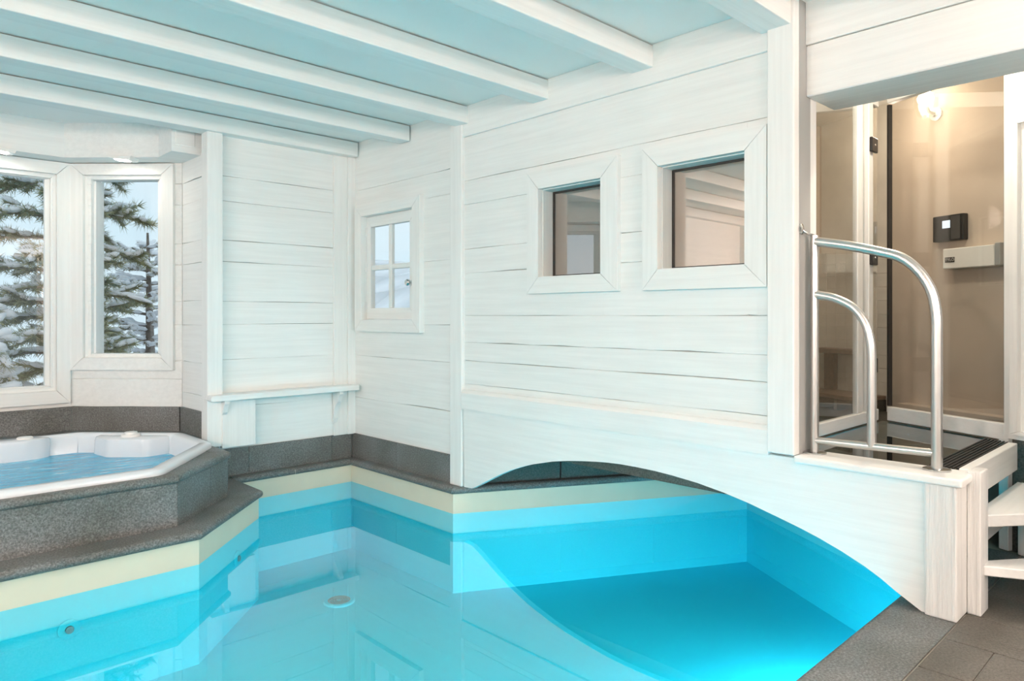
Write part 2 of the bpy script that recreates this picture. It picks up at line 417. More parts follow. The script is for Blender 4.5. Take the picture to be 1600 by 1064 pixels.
# posts
def post(label, x0, x1, y0, y1, z0, z1, m=PZ, bv=.006):
    return tag(MB().box(x0, x1, y0, y1, z0, z1).build('wall_post', m, None, bevel=bv, seg=2), label, 'post', 'white timber posts')
post('thin white wall post between the small window and the arch', 3.168, 3.23, 3.812, 3.94, .0, 2.66)
post('broad white post between the larger interior window and the doorway', 3.155, 3.40, 1.432, 1.562, .56, 2.66)
post('white post at the end of the shelf beside the hot tub', 1.95, 2.063, 5.215, 5.33, .24, 2.54)

# doorway header wall
hd = thing('trim_1', 'white timber header over the sauna doorway', 'trim', kind=ST)
MB().box(3.28, 3.60, .15, 1.432, 2.222, 2.46).build('header_beam', PY, hd, bevel=.005)
MB().box(3.272, 3.60, .15, 1.432, 2.463, 2.78).build('header_board', PY, hd, bevel=.004)
wd = thing('wall_doorway', 'white plank wall right of the doorway steps', 'wall', kind=ST)
FD = frame(3.28, 0, 0, 1, -1, 0)
cored(FD, RY0, .15, -.8, 2.78, [], -.16, -.012).build('wall_core', BACK, wd)
planked(FD, RY0, .15, [0, .51, .862, 1.131, 1.603, 2.075, 2.253, 2.66], PY, wd)

# ------------------------------------------------------------------ windows
def casement(name, label, F, O, H, t1, depth, mh, mv, sash=.055, inner_bead=True, glass=GLASS, zsill=None):
    w = thing(name, label, 'window', kind=ST)
    mitred(F, O, H, -.012, t1, mh, mv, w, slope=.006)
    return w
# small four-pane window
w = thing('window_1', 'small white four-pane window with dark knob in the plank wall', 'window', kind=ST)
mitred(FW, (4.282, 5.193, 1.068, 2.108), HS, -.012, .042, PY, PZ, w)
for a in (HS[0]-.002, HS[1]-.004): MB().fbox(FW, a, a+.006, HS[2], HS[3], -.085, -.01).build('reveal_board', PZ, w)
for z in (HS[2]-.004, HS[3]-.002): MB().fbox(FW, HS[0], HS[1], z, z+.006, -.085, -.01).build('reveal_board', PY, w)
sa = (HS[0]+.004, HS[1]-.005, HS[2]+.004, HS[3]-.005); si = (4.475, 5.02, 1.262, 1.93)
mitred(FW, sa, si, -.05, -.008, PY, PZ, w, 'sash_rail')
MB().fbox(FW, 4.728, 4.772, si[2], si[3], -.045, -.014).build('glazing_bar', PZ, w, bevel=.004)
MB().fbox(FW, si[0], si[1], 1.572, 1.612, -.046, -.015).build('glazing_bar', PY, w, bevel=.004)
for a0, a1 in ((si[0], 4.728), (4.772, si[1])):
    for z0, z1 in ((si[2], 1.572), (1.612, si[3])): MB().fbox(FW, a0, a1, z0, z1, -.034, -.03).build('pane', GLASS, w)
for z in (1.24, 1.56, 1.86): MB().tube([FW(5.083, z, -.004), FW(5.083, z+.07, -.004)], .008, 10).build('hinge', PZ, w, True)
kn = MB().lathe(FW(4.435, 1.452, -.008), [(.024, 0), (.024, .006), (.008, .012), (.008, .032), (.022, .038), (.026, .052), (.018, .064), (0, .066)], (-1, 0, 0)).build('knob', CHROME, w, True)
# two interior windows
for nm, lb, O, H, g in (('window_2', 'smaller white framed interior window with dark glass', (2.445, 3.162, 1.337, 2.1), H1, BRONZE),
                        ('window_3', 'larger white framed interior window beside the broad post', (1.567, 2.278, 1.335, 2.102), H2, BRONZE)):
    w = thing(nm, lb, 'window', kind=ST)
    mitred(FW, O, H, -.012, .032, PY, PZ, w)
    for a in (H[0]-.004, H[1]-.004): MB().fbox(FW, a, a+.008, H[2], H[3], -.13, -.01).build('reveal_board', PZ, w)
    for z in (H[2]-.004, H[3]-.004): MB().fbox(FW, H[0], H[1], z, z+.008, -.13, -.01).build('reveal_board', PY, w)
    mitred(FW, (H[0]+.004, H[1]-.004, H[2]+.004, H[3]-.004), (H[0]+.016, H[1]-.016, H[2]+.016, H[3]-.016), -.112, -.098, DARK, DARK, w, 'gasket')
    MB().fbox(FW, H[0]+.012, H[1]-.012, H[2]+.012, H[3]-.012, -.110, -.104).build('pane', g, w)
# bay windows
def baywin(name, label, F, O, H, P):
    w = thing(name, label, 'window', kind=ST)
    mitred(F, O, H, -.012, .034, PX, PZ, w)
    L = (H[0]+.035, H[1]-.035, H[2]+.03, H[3]-.03)
    mitred(F, H, L, -.10, .006, PX, PZ, w, 'sash_rail', slope=.012)
    mitred(F, L, P, -.09, -.03, PX, PZ, w, 'glazing_bead', slope=.01)
    MB().fbox(F, P[0], P[1], P[2], P[3], -.066, -.060).build('pane', GLASS, w)
    return w
baywin('window_4', 'narrow angled bay window looking onto snowy branches', FC, (.012, .83, .77, 2.392), (.115, .735, .868, 2.305), (.175, .672, .90, 2.272))
baywin('window_11', 'large bay window at the left edge with heavily snowed pine', FA, (-.14, 1.343, .515, 2.395), (-.045, 1.252, .615, 2.30), (.02, 1.185, .655, 2.262))
baywin('window_12', 'narrow angled bay window beyond the left edge', FCL, (.012, .83, .77, 2.392), (.115, .735, .868, 2.305), (.175, .672, .90, 2.272))

# ------------------------------------------------------------------ floor
fl = thing('floor', 'grey brown slate floor beside the pool', 'floor', kind=ST)
MB().box(RX0-.15, 6.6, RY0-.15, 1.0, -.12, -.006).build('floor_base', GROUT, fl)
MB().box(RX0-.15, -2.64, 1.0, 5.4, -.12, 0).build('floor_base', TILE, fl)
MB().box(-4, 7, -3, 7, -1.0, -.80).build('floor_slab', BACK, fl)
MB().box(4.0, 6.6, RY0-.15, .95, -.8, -.1).build('floor_base', BACK, fl)
xs = [1.48, 1.78, 2.08, 2.38, 2.68, 2.98, 3.077, 3.28, 3.58, 3.88, 4.18, 4.48]
for i, (x0, x1) in enumerate(zip(xs, xs[1:])):
    ys = {4: [-.55, .03, .625, .785], 5: [-.2, .785], 6: [-.4, .36, .785], 7: [-.25, .30, .785]}.get(i, [-.55-.1*(i % 2), .05-.2*(i % 3), .785-.26*(i % 2) if i % 2 else .5, .785])
    for y0, y1 in zip(ys, ys[1:]):
        MB().box(x0+.002, x1-.002, y0+.002, y1-.002, -.03, random.uniform(-.001, .0008)).build('tile', TILE, fl, bevel=.0012)
MB().box(RX0, 1.476, RY0, .785, -.02, -.001).build('paving', TILE, fl)

# ------------------------------------------------------------------ pool
pool = thing('swimming_pool', 'turquoise indoor pool with grey stone coping running under the arch', 'pool')
PP = [(-2.6, 1.03), (4.15, 1.03), (5.22, 2.75), (3.137, 3.865), (3.137, 5.215), (2.11, 5.215), (2.11, 4.715), (1.475, 4.065), (-2.6, 4.065)]
mb = MB(); n = len(PP)
mb.rings([[(x, y, ZW) for x, y in PP], [(x, y, -.02) for x, y in PP]]).build('upper_wall', CREAM, pool)
mb = fill([PP], ZF); mb.rings([[(x, y, ZF) for x, y in PP], [(x, y, ZW) for x, y in PP]]).build('basin', LINER, pool)
fill([PP], ZW).build('water', WATER, pool)
b5 = bull(.115, 0, .052)
sweep([(4.10, 1.06), (5.18, 2.735), (3.105, 3.845), (3.105, 5.185), (2.13, 5.185)], [(o+.0, z) for o, z in b5], 'coping_stone', STONE, pool, split={1: (.3, .62), 2: (.45,), 3: (.5,)})
sweep([(2.135, 5.20), (2.135, 4.70), (1.485, 4.035), (-2.6, 4.035)], bull(.23, 0, .052), 'coping_stone', STONE, pool, split={2: (.45, .75)})
sweep([(-2.6, 1.045), (4.30, 1.045)], bull(.255, 0, .06), 'coping_stone', STONE, pool, split={0: (.12, .26, .4, .54, .68, .80, .90)})
# drain, wall jets
dr = MB().lathe((2.485, 4.29, ZF), [(.105, 0), (.105, .006), (.098, .012), (.075, .012), (.075, .006), (0, .006)], n=32).build('drain', LINER, pool, True)
for r in (.022, .038, .054, .07):
    MB().lathe((2.485, 4.29, ZF), [(r-.0055, .005), (r-.0055, .013), (r+.0055, .013), (r+.0055, .005)], n=32).build('grate_ring', GREYP, dr, True)
def jet(c, ax):
    j = MB().lathe(c, [(.05, 0), (.05, .006), (.042, .012), (.02, .012), (.02, .004), (0, .004)], ax, 24).build('wall_jet', LINER, pool, True)
    MB().lathe(c, [(.018, .003), (.018, .02), (.008, .022), (0, .016)], ax, 16).build('nozzle', GREYP, j, True)
jet((.845, 4.063, -.36), (0, -1, 0)); jet((1.845, 4.441, -.34), (q, -q, 0)); jet((.50, 4.063, -.40), (0, -1, 0)); jet((4.28, 1.24, -.42), (-.849, .528, 0))
# underwater lamps in the near wall
for i, (x, y, nx, ny) in enumerate(((2.2, 1.034, 0, 1), (2.75, 1.034, 0, 1), (3.45, 1.034, 0, 1))):
    pl = MB().lathe((x, y, -.47), [(.085, 0), (.085, .008), (.07, .014), (0, .016)], (nx, ny, 0), 28).build('pool_lamp', WPLAS, pool, True)
    l = light('pool_lamp_light', 'AREA', (x+.045*nx, y+.045*ny, -.47), LAMPS['pool'][i], (.66, .90, 1), .13, (math.radians(40), 0, 0))
    l.parent = pl

# ------------------------------------------------------------------ baseboards of stone
bb = thing('baseboard_back', 'grey stone skirting below the shelf wall', 'skirting', kind=ST)
for a0, a1 in ((1.99, 2.28), (2.283, 2.98), (2.983, 3.168)): MB().fbox(FB, a0, a1, -.03, .203, -.01, .012).build('slab', STONE, bb)
bb = thing('baseboard_right', 'grey stone skirting below the small four-pane window', 'skirting', kind=ST)
for a0, a1 in ((3.945, 4.62), (4.623, 5.27)): MB().fbox(FW, a0, a1, -.03, .203, -.01, .014).build('slab', STONE, bb)
bb = thing('baseboard_bay', 'grey stone skirting around the hot tub below the bay windows', 'skirting', kind=ST)
MB().fbox(FA, -.15, 1.345, .25, .482, -.01, .02).build('slab', STONE, bb)
MB().fbox(FC, .008, CH-.012, .25, .482, -.01, .02).build('slab', STONE, bb)
MB().fbox(FR, 5.33, 5.81, .25, .482, -.01, .02).build('slab', STONE, bb)
MB().fbox(FCL, .008, CH-.012, .25, .482, -.01, .02).build('slab', STONE, bb)

# ------------------------------------------------------------------ hot tub and its surround
su = thing('tub_surround', 'raised grey stone surround of the hot tub', 'surround')
TO = [(-.68, 4.255), (1.345, 4.255), (1.88, 4.93), (1.88, 5.50), (1.34, 6.06), (-.14, 6.06), (-.68, 5.50)]
outer = [(-.78, 4.24), (1.40, 4.24), (1.88, 4.715), (1.88, 5.24), (1.99, 5.24), (1.99, 5.83), (1.355, 6.45), (-.155, 6.45), (-.78, 5.82)]
cen = (.6, 5.15)
fill([[(x, y) for x, y in outer], [(cen[0]+(x-cen[0])*.93, cen[1]+(y-cen[1])*.93) for x, y in TO]], .293).build('deck', STONE, su)
sweep([(1.915, 5.25), (1.915, 4.70), (1.415, 4.20), (-.80, 4.20)], bull(.12, .295, .05), 'deck_edge', STONE, su)
MB().prism([(-.8, 4.222), (1.41, 4.222), (1.395, 4.26), (-.8, 4.26)], -.02, .25).build('face_slab', STONE, su)
c0, c1 = Vector((1.4125, 4.222)), Vector((1.893, 4.702)); nn = Vector((q, -q))
for e0, e1 in ((0, .62), (.625, 1)):
    p0, p1 = c0.lerp(c1, e0), c0.lerp(c1, e1)
    MB().prism([tuple(p0), tuple(p1), tuple(p1-nn*.04), tuple(p0-nn*.04)], -.02, .25).build('face_slab', STONE, su)
MB().box(1.853, 1.893, 4.704, 5.262, -.02, .25).build('face_slab', STONE, su)
tub = thing('hot_tub', 'white acrylic hot tub with blue bubbling water in the window bay', 'hot tub')
base = rounded(TO, .13, 6); ctr = Vector((.6, 5.15))
def inset(o): return offs(base, -o, True)
prof = [(0, .29), (-.002, .318), (.008, .328), (.025, .332), (.075, .330), (.088, .322), (.10, .30), (.115, .20), (.15, .02), (.20, -.10)]
rs = [[(x, y, z) for x, y in inset(o)] for o, z in prof]
MB().rings(rs, True, False, True).build('shell', ACRYL, tub, 'full')
wl_ = inset(.116); fill([wl_], .195).build('water', TUBW, tub)
# seat pod with a valve in the corner, headrest bump on the back rim
pod = rounded([(1.40, 5.60), (1.60, 5.42), (1.80, 5.46), (1.80, 5.62), (1.52, 5.92), (1.36, 5.86)], .10, 5)
pc = Vector((1.6, 5.65))
pr = [[(pc.x+(x-pc.x)*k, pc.y+(y-pc.y)*k, z) for x, y in pod] for k, z in ((1.03, .12), (1.0, .29), (.97, .315), (.90, .322))]
pd = MB().rings(pr, True, False, True).build('corner_pod', ACRYL, tub, True)
MB().lathe((1.56, 5.63, .320), [(.065, 0), (.065, .012), (.058, .02), (.045, .02), (.042, .034), (0, .036)]).build('valve_cap', WPLAS, pd, True)
hb = [(.92+.20*math.cos(2*PI*k/28), 5.945+.085*math.sin(2*PI*k/28)) for k in range(28)]
hr = [[(.92+(x-.92)*k, 5.945+(y-5.945)*k, z) for x, y in hb] for k, z in ((.98, .15), (1, .312), (.96, .328), (.8, .334))]
hd_ = MB().rings(hr, True, False, True).build('headrest', ACRYL, tub, True)
MB().lathe((.97, 5.955, .332), [(.05, 0), (.05, .01), (.042, .016), (0, .017)]).build('air_knob', WPLAS, hd_, True)
# ------------------------------------------------------------------ shelf
sh = thing('wall_shelf', 'narrow white wooden shelf on brackets against the plank wall', 'shelf')
MB().fprism(frame(0, 0, 1, 0, 0, 1), [(1.955, .578), (1.947, .59), (1.947, .612), (1.956, .622), (3.165, .622), (3.165, .578)], 5.135, YB).build('shelf_board', PX, sh, bevel=.004, seg=2)
MB().box(2.055, 2.305, 5.205, 5.25, .225, .577).build('support_panel', PZ, sh, bevel=.002)
for x in (2.052, 2.99):
    pts = [(5.262, .30), (5.262, .577), (5.15, .577), (5.15, .555), (5.17, .53), (5.185, .49), (5.225, .45), (5.24, .40), (5.237, .35), (5.25, .32)]
    F_ = frame(0, 0, 0, 1, 1, 0)
    MB().fprism(F_, pts, x, x+.034).build('bracket', PZ, sh)
# ------------------------------------------------------------------ bay soffit spots
for nm, lb, c, d in (('spot_lamp', 'small lit spot lamp on the soffit above the narrow bay window', (1.56, 5.905), (q, -q)), ('spot_lamp', 'small lit spot lamp on the soffit above the large bay window', (.86, 6.20), (1, 0))):
    n_ = (-d[1]*-1, -d[0]) if False else (-q, -q) if d[0] < 1 else (0, -1)
    F_ = frame(c[0], c[1], d[0], d[1], n_[0], n_[1])
    L = thing(nm, lb, 'lamp', 'soffit spot lamps')
    MB().fprism(F_, [(-.10, 2.402), (.10, 2.402), (.085, 2.372), (-.06, 2.385)], -.09, .03).build('housing', WPLAS, L, bevel=.002)
    MB().fprism(F_, [(-.035, 2.383), (.05, 2.375), (.05, 2.371), (-.035, 2.379)], -.06, .015).build('lens', SPOTG, L)
    lo = light('spot_light', 'AREA', F_(.01, 2.365, -.02), LAMPS['bay'], (1, .9, .78), .06, (0, 0, 0)); lo.parent = L

# ------------------------------------------------------------------ arched bridge panel and platform
ar = thing('arched_bridge', 'white arched bridge panel spanning the pool to the steps', 'bridge')
ap = [(3.80, .0), (3.715, .004), (3.64, .04), (3.549, .087), (3.44, .142), (3.33, .191), (3.23, .228), (3.137, .258), (2.96, .303), (2.84, .325), (2.724, .341), (2.62, .353), (2.537, .361), (2.44, .366), (2.336, .367), (2.21, .365), (2.093, .358), (1.95, .345), (1.804, .323), (1.662, .294), (1.506, .254), (1.42, .231), (1.328, .203), (1.23, .167), (1.137, .127), (1.07, .091), (1.014, .055), (.90, -.01)]
MB().fprism(FW, [(.79, -.0), (.79, .545), (3.806, .545)]+ap, -.03, .012).build('arch_panel', PY, ar)
MB().box(3.145, 3.355, .765, 1.432, .53, .563).build('deck_edge', PY, ar, bevel=.008, seg=2)
MB().box(3.155, 3.305, .785, .90, -.0, .53).build('corner_post', PZR, ar, bevel=.007, seg=2)
MB().box(3.292, 3.405, .735, .784, -.0, .575).build('stair_post', PZR, ar, bevel=.005, seg=2)
MB().box(3.345, 4.20, .785, .825, .44, .572).build('side_board', PX, ar, bevel=.003)
MB().box(3.405, 4.20, .80, .82, .20, .30).build('stringer', PX, ar, bevel=.003)
# glass floor
gf = thing('glass_floor', 'dark green glass floor panel behind the steel railing', 'glass panel')
FG0, FG1 = Vector((4.33, .86)), Vector((4.64, 1.53))
MB().prism([(3.355, .83), (4.31, .83), (4.63, 1.55), (3.355, 1.55)], .535, .556).build('pane', FGLASS, gf)
for k in range(7):
    y = .842+.017*k; MB().box(3.40, 4.30+.008*k, y, y+.006, .556, .560).build('dark_strip', DARK, gf)  # thin dark strips along the right edge of the glass
MB().box(3.36, 4.6, 1.19, 1.25, .46, .53).build('joist', DARKSTONE, gf)
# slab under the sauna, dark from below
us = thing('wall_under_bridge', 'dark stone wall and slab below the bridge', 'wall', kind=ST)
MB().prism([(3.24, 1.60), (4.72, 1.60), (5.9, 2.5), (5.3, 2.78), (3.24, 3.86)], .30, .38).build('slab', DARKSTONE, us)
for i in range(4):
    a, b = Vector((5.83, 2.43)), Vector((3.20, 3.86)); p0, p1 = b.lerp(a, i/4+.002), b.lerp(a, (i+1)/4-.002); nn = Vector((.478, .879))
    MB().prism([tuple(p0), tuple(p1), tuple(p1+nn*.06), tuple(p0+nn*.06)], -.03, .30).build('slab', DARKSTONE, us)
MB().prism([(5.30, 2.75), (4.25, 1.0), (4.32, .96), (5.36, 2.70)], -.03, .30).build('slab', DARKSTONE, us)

# ------------------------------------------------------------------ stair treads
tr = thing('winder_stair', 'short white wooden winder steps at the right edge', 'stairs')
MB().prism([(3.40, .735), (3.42, .785), (4.19, .785), (4.01, .33), (3.94, .33)], .335, .385).build('tread', PX, tr, bevel=.004)
MB().prism([(3.33, .735), (3.40, .755), (3.56, .6425), (3.96, .24), (3.62, .16)], .155, .195).build('tread', PX, tr, bevel=.004)

# ------------------------------------------------------------------ steel railing
ra = thing('steel_railing', 'curved brushed steel handrail on the bridge edge', 'railing')
X = 3.28
def curve(pts, n=8):
    out = []
    P = [Vector(p) for p in pts]
    for i in range(len(P)-1):
        p0, p1, p2, p3 = P[max(i-1, 0)], P[i], P[i+1], P[min(i+2, len(P)-1)]
        for k in range(n):
            e = k/n; out.append(.5*((2*p1)+(-p0+p2)*e+(2*p0-5*p1+4*p2-p3)*e*e+(-p0+3*p1-3*p2+p3)*e**3))
    out.append(P[-1]); return out
MB().tube([(X, 1.391, .563), (X, 1.391, 1.57)], .0185, 20).build('post', STEEL, ra, True)
MB().tube(curve([(X, 1.385, 1.542), (X, 1.25, 1.515), (X, 1.10, 1.475), (X, 1.02, 1.445), (X, .955, 1.385), (X, .908, 1.30), (X, .890, 1.20), (X, .888, 1.10)])+[Vector((X, .888, .563))], .0215, 20).build('top_rail', STEEL, ra, True)
MB().tube(curve([(X, 1.385, 1.297), (X, 1.30, 1.278), (X, 1.22, 1.236), (X, 1.168, 1.165), (X, 1.146, 1.08), (X, 1.141, 1.0)])+[Vector((X, 1.141, .625))], .0195, 20).build('inner_rail', STEEL, ra, True)
MB().tube([(X, 1.385, .622), (X, .895, .632)], .017, 18).build('bottom_rail', STEEL, ra, True)
for y in (1.391, .888): MB().lathe((X, y, .563), [(.052, 0), (.052, .006), (.046, .009), (0, .009)]).build('flange', CHROME, ra, True)
br = MB().tube([(X-.05, 1.425, 1.592), (X-.03, 1.41, 1.578), (X, 1.395, 1.572)], .006, 10).build('wall_bracket', CHROME, ra, True)
MB().lathe((X-.055, 1.431, 1.60), [(.026, 0), (.026, .004), (.012, .010), (0, .011)], (0, -1, 0)).build('rosette', CHROME, br, True)

# ------------------------------------------------------------------ sauna room behind the wall
TA, TB = Vector((5.06, .78)), Vector((5.83, 2.43)); td = (TB-TA).normalized(); tn = Vector((-td.y, td.x))   # tn looks back at the camera
FT = frame(TA.x, TA.y, td.x, td.y, tn.x, tn.y)
LT = (TB-TA).length
sw = thing('wall_sauna', 'beige plastered wall behind the glass door', 'wall', kind=ST)
MB().fbox(FT, -.1, LT+.05, .0, 2.8, -.12, 0).build('wall_core', BEIGE, sw)
a, b = TB, Vector((3.20, 3.86)); nn = Vector((.478, .879))
MB().prism([tuple(b), tuple(a), tuple(a+nn*.14), tuple(b+nn*.14)], .30, 2.8).build('wall_core', BEIGE, sw)
MB().prism([(4.32, .70), (5.2, .70), (5.2, .80), (4.36, .84)], .0, 2.8).build('wall_core', BEIGE, sw)
MB().prism([(4.30, .87), (4.66, 1.60), (3.33, 1.60), (3.33, 3.80), (5.80, 2.45), (5.06, .80)], .38, .50).build('floor_slab', DARKSTONE, sw)
MB().fbox(FT, .0, .98, .50, .585, 0, .10).build('plinth', BEIGE, sw)
MB().fbox(FT, 1.13, LT-.02, .5, 2.8, 0, .002).build('plaster_panel', HTILE, sw)
# tiles on the left part of that wall
tm = MB().box(-.049, .049, -.004, .004, -.049, .049).build('tile', HTILE, sw, bevel=.0015); first = True
rz = math.atan2(td.y, td.x)
for i in range(7):
    for j in range(11):
        o = tm if first else tm.copy()
        if not first: COL.objects.link(o); o.parent = sw
        first = False
        o.location = FT(1.19+.1*i, .66+.1*j, .004); o.rotation_euler = (0, 0, rz)
# bench and ledge in the sauna
be = thing('stone_bench', 'dark stone bench with square niches seen through the side glass', 'bench')
MB().fbox(FT, 1.15, 1.72, .585, .615, .01, .32).build('seat_slab', BROWN, be, bevel=.004)
for a0 in (1.15, 1.32, 1.50): MB().fbox(FT, a0, a0+.03, .50, .585, .01, .30).build('support', DARKSTONE, be)
MB().fbox(FT, 1.15, 1.70, .50, .585, .01, .03).build('back_slab', DARKSTONE, be)
le = thing('stone_ledge', 'small brown stone ledge on the tiled wall above the bench', 'ledge')
MB().fbox(FT, 1.36, 1.75, .905, .945, .008, .14).build('ledge_slab', BROWN, le, bevel=.008, seg=2)
MB().fbox(FT, 1.62, 1.72, .617, .905, .008, .05).build('ledge_support', BROWN, le)
# side glass screen: along x at y = 1.56
gs = thing('glass_screen', 'fixed glass side screen with white frame left of the glass door', 'screen')
FS = frame(0, 1.56, 1, 0, 0, -1)
MB().fbox(FS, 3.40, 4.60, .563, .63, -.035, .0).build('bottom_rail', PX, gs, bevel=.003)
MB().fbox(FS, 4.28, 4.36, .63, 2.47, -.035, -.005).build('stile', PZ, gs, bevel=.003)
MB().fbox(FS, 3.40, 4.60, 2.47, 2.56, -.035, .0).build('top_rail', PX, gs, bevel=.003)
MB().fbox(FS, 3.40, 4.28, .63, 2.47, -.022, -.014).build('pane', DGLASS, gs)
MB().fbox(FS, 4.475, 4.62, .63, 2.47, -.022, -.014).build('pane', DGLASS, gs)
MB().fbox(FS, 4.36, 4.405, .63, 2.47, -.022, -.014).build('pane', DGLASS, gs)
# glass door, front
gd = (FG0-FG1).normalized(); gn = Vector((gd.y, -gd.x))
if gn.x > 0: gn = -gn
FDG = frame(FG1.x, FG1.y, gd.x, gd.y, gn.x, gn.y); LD = (FG1-FG0).length
dd = thing('door_1', 'frameless glass sauna door with black hinges', 'door', kind=ST)
MB().fbox(FS, 4.405, 4.475, .63, 2.47, -.04, .012).build('door_post', PZ, dd, bevel=.004)
MB().fbox(FDG, .015, LD, .563, .645, -.035, .012).build('threshold', PY, dd, bevel=.003)
MB().fbox(FDG, .015, LD+.1, 2.49, 2.56, -.035, .012).build('head_rail', PY, dd, bevel=.003)
MB().fbox(FDG, .03, LD-.012, .65, 2.485, -.018, -.010).build('pane', DGLASS, dd)
MB().fbox(FDG, .0, .016, .65, 2.485, -.03, -.004).build('gasket', DARK, dd)
MB().fbox(FDG, LD-.014, LD-.004, .65, 2.485, -.02, -.006).build('seal', GREYP, dd)
for z in (.86, 1.50, 2.17):
    h = MB().fbox(FS, 4.41, 4.50, z, z+.085, .012, .03).build('hinge', BLACK, dd, bevel=.003)
    MB().lathe(FS(4.455, z+.042, .03), [(.007, 0), (.006, .003), (0, .003)], (0, -1, 0), 12).build('screw', CHROME, h)
# white wall right of the door with a cased recess
ws = thing('wall_beside_door', 'white panelled wall right of the glass door', 'wall', kind=ST)
MB().fbox(FDG, LD, LD+1.0, .575, 2.8, -.12, .01).build('wall_core', PZ, ws)
mitred(FDG, (LD+.045, LD+.75, .60, 2.21), (LD+.085, LD+.68, .62, 2.16), .01, .035, PX, PZ, ws)
MB().fbox(FDG, LD, LD+1.0, 0, .575, -.12, -.02).build('stone_base', DARKSTONE, ws)
MB().fbox(FDG, LD-.03, LD+.02, .0, .575, -.03, .01).build('base_post', PZ, ws, bevel=.003)
MB().fbox(FDG, LD+.07, LD+.55, .0, .36, -.02, .012).build('base_panel', PZ, ws, bevel=.003)
# wall lamp, control unit, steam generator box
def ta(u_t, z, t): return FT(u_t, z, t)
wlmp = thing('wall_lamp', 'lit glass wall lamp glowing above the control boxes', 'lamp')
AL = .745
MB().lathe(FT(AL, 2.56, 0), [(.045, 0), (.045, .012), (.03, .02), (0, .021)], (tn.x, tn.y, 0)).build('back_plate', WPLAS, wlmp, True)
c = Vector(FT(AL, 2.655, .10))
MB().lathe(c, [(0, -.05), (.028, -.042), (.048, -.017), (.05, .007), (.036, .036), (.017, .05), (0, .052)]).build('bulb', BULB, wlmp, True)
MB().tube([FT(AL, 2.56, .01), FT(AL, 2.57, .07), FT(AL, 2.62, .10)], .010, 10).build('arm', WPLAS, wlmp, True)
MB().lathe(Vector(FT(AL, 2.60, .10)), [(.02, -.075), (.055, -.06), (.075, .0), (.08, .07), (.077, .07), (.071, .0), (.052, -.055), (.02, -.07)]).build('shade', DGLASS, wlmp, True)
lo = light('wall_lamp_light', 'POINT', tuple(Vector(FT(AL, 2.45, .42))), LAMPS['ham'], (1, .80, .60), .05); lo.parent = wlmp
d = thing('fill_downlight', 'added ceiling fill lamp, hidden by the header, above the glass floor landing', 'lamp', 'added landing fill lamps')  # added lamp, out of view, warms the doorway and the white wall
MB().lathe((3.95, 1.10, 2.75), [(.07, 0), (.07, -.004), (.055, -.006), (.055, 0)], n=28).build('trim_ring', CHROME, d, True)
MB().lathe((3.95, 1.10, 2.749), [(.052, 0), (.052, -.001), (0, -.001)], n=24).build('lens', FILLG, d)
lo = light('fill_downlight_light', 'AREA', (3.95, 1.10, 2.738), LAMPS['land'], (1, .86, .70), .11); lo.parent = d
cu = thing('control_unit', 'black wall control unit with small lit screen', 'control unit')
MB().fbox(FT, .515, .735, 1.69, 1.86, .002, .05).build('case', BLACK, cu, bevel=.006, seg=2)
MB().fbox(FT, .535, .60, 1.70, 1.85, .05, .0512).build('side_cover', DGREY, cu)
MB().fbox(FT, .606, .662, 1.775, 1.825, .05, .0515).build('display', SCREEN, cu)
sg = thing('steam_generator', 'white wall box with small black nameplate under the control unit', 'wall box')
sb = MB().fbox(FT, .285, .63, 1.505, 1.635, .002, .085).build('case', WPLAS, sg, bevel=.005, seg=2)
MB().fbox(FT, .25, .285, 1.505, 1.645, .002, .08).build('end_cap', GREYP, sg, bevel=.004)
MB().fbox(FT, .545, .612, 1.545, 1.578, .085, .0875).build('nameplate', BLACK, sg)
tcu = bpy.data.curves.new('lettering', 'FONT'); tcu.body = 'TYL\u00d6'; tcu.size = .026; tcu.align_x = 'CENTER'; tcu.align_y = 'CENTER'; tcu.extrude = .0003
to = bpy.data.objects.new('lettering', tcu); COL.objects.link(to)
bpy.context.view_layer.update()
tme = bpy.data.meshes.new_from_object(to.evaluated_get(bpy.context.evaluated_depsgraph_get())); bpy.data.objects.remove(to)
to = bpy.data.objects.new('lettering', tme); COL.objects.link(to); tme.materials.clear(); tme.materials.append(WPLAS); to.parent = sg
to.location = FT(.5785, 1.5615, .0878); to.rotation_euler = (PI/2, 0, math.atan2(-td.y, -td.x))

# ------------------------------------------------------------------ added globe lamps, unseen, filling in the room light behind the camera
for x, y, nx, ny, lb in ((-2.95, RY0, 0, 1, 'added fill globe in the rear corner by the side windows'), (-.85, RY0, 0, 1, 'added fill globe between the first and second rear windows'),
                         (1.2, RY0, 0, 1, 'added fill globe between the second and third rear windows'), (3.0, RY0, 0, 1, 'added fill globe right of the last rear window'),
                         (RX0, .35, 1, 0, 'added fill globe between the first and second side windows'), (RX0, 2.8, 1, 0, 'added fill globe between the second and third side windows'),
                         (3.28, -.35, -1, 0, 'added fill globe on the plank wall right of the steps'),
                         (3.28, -1.7, -1, 0, 'added fill globe on the plank wall near the rear corner')):
    d = thing('fill_globe', lb, 'lamp', 'added fill globes')
    n3 = Vector((nx, ny, 0)); p = Vector((x, y, 1.95)); c = p+n3*.14+Vector((0, 0, .10))
    MB().lathe(p, [(.055, 0), (.055, .012), (.04, .02), (0, .021)], (nx, ny, 0)).build('back_plate', CHROME, d, True)
    MB().tube([p, p+n3*.10, p+n3*.14+Vector((0, 0, .02))], .011, 12).build('arm', CHROME, d, True)
    MB().lathe(c, [(.09*math.sin(PI*k/12), -.09*math.cos(PI*k/12)) for k in range(13)]).build('globe', FILLG, d, True)
    lo = light('fill_globe_light', 'POINT', tuple(c+n3*.12), LAMPS['rear' if ny else 'side' if nx > 0 else 'right'], (1, .755, .645), .10); lo.parent = d

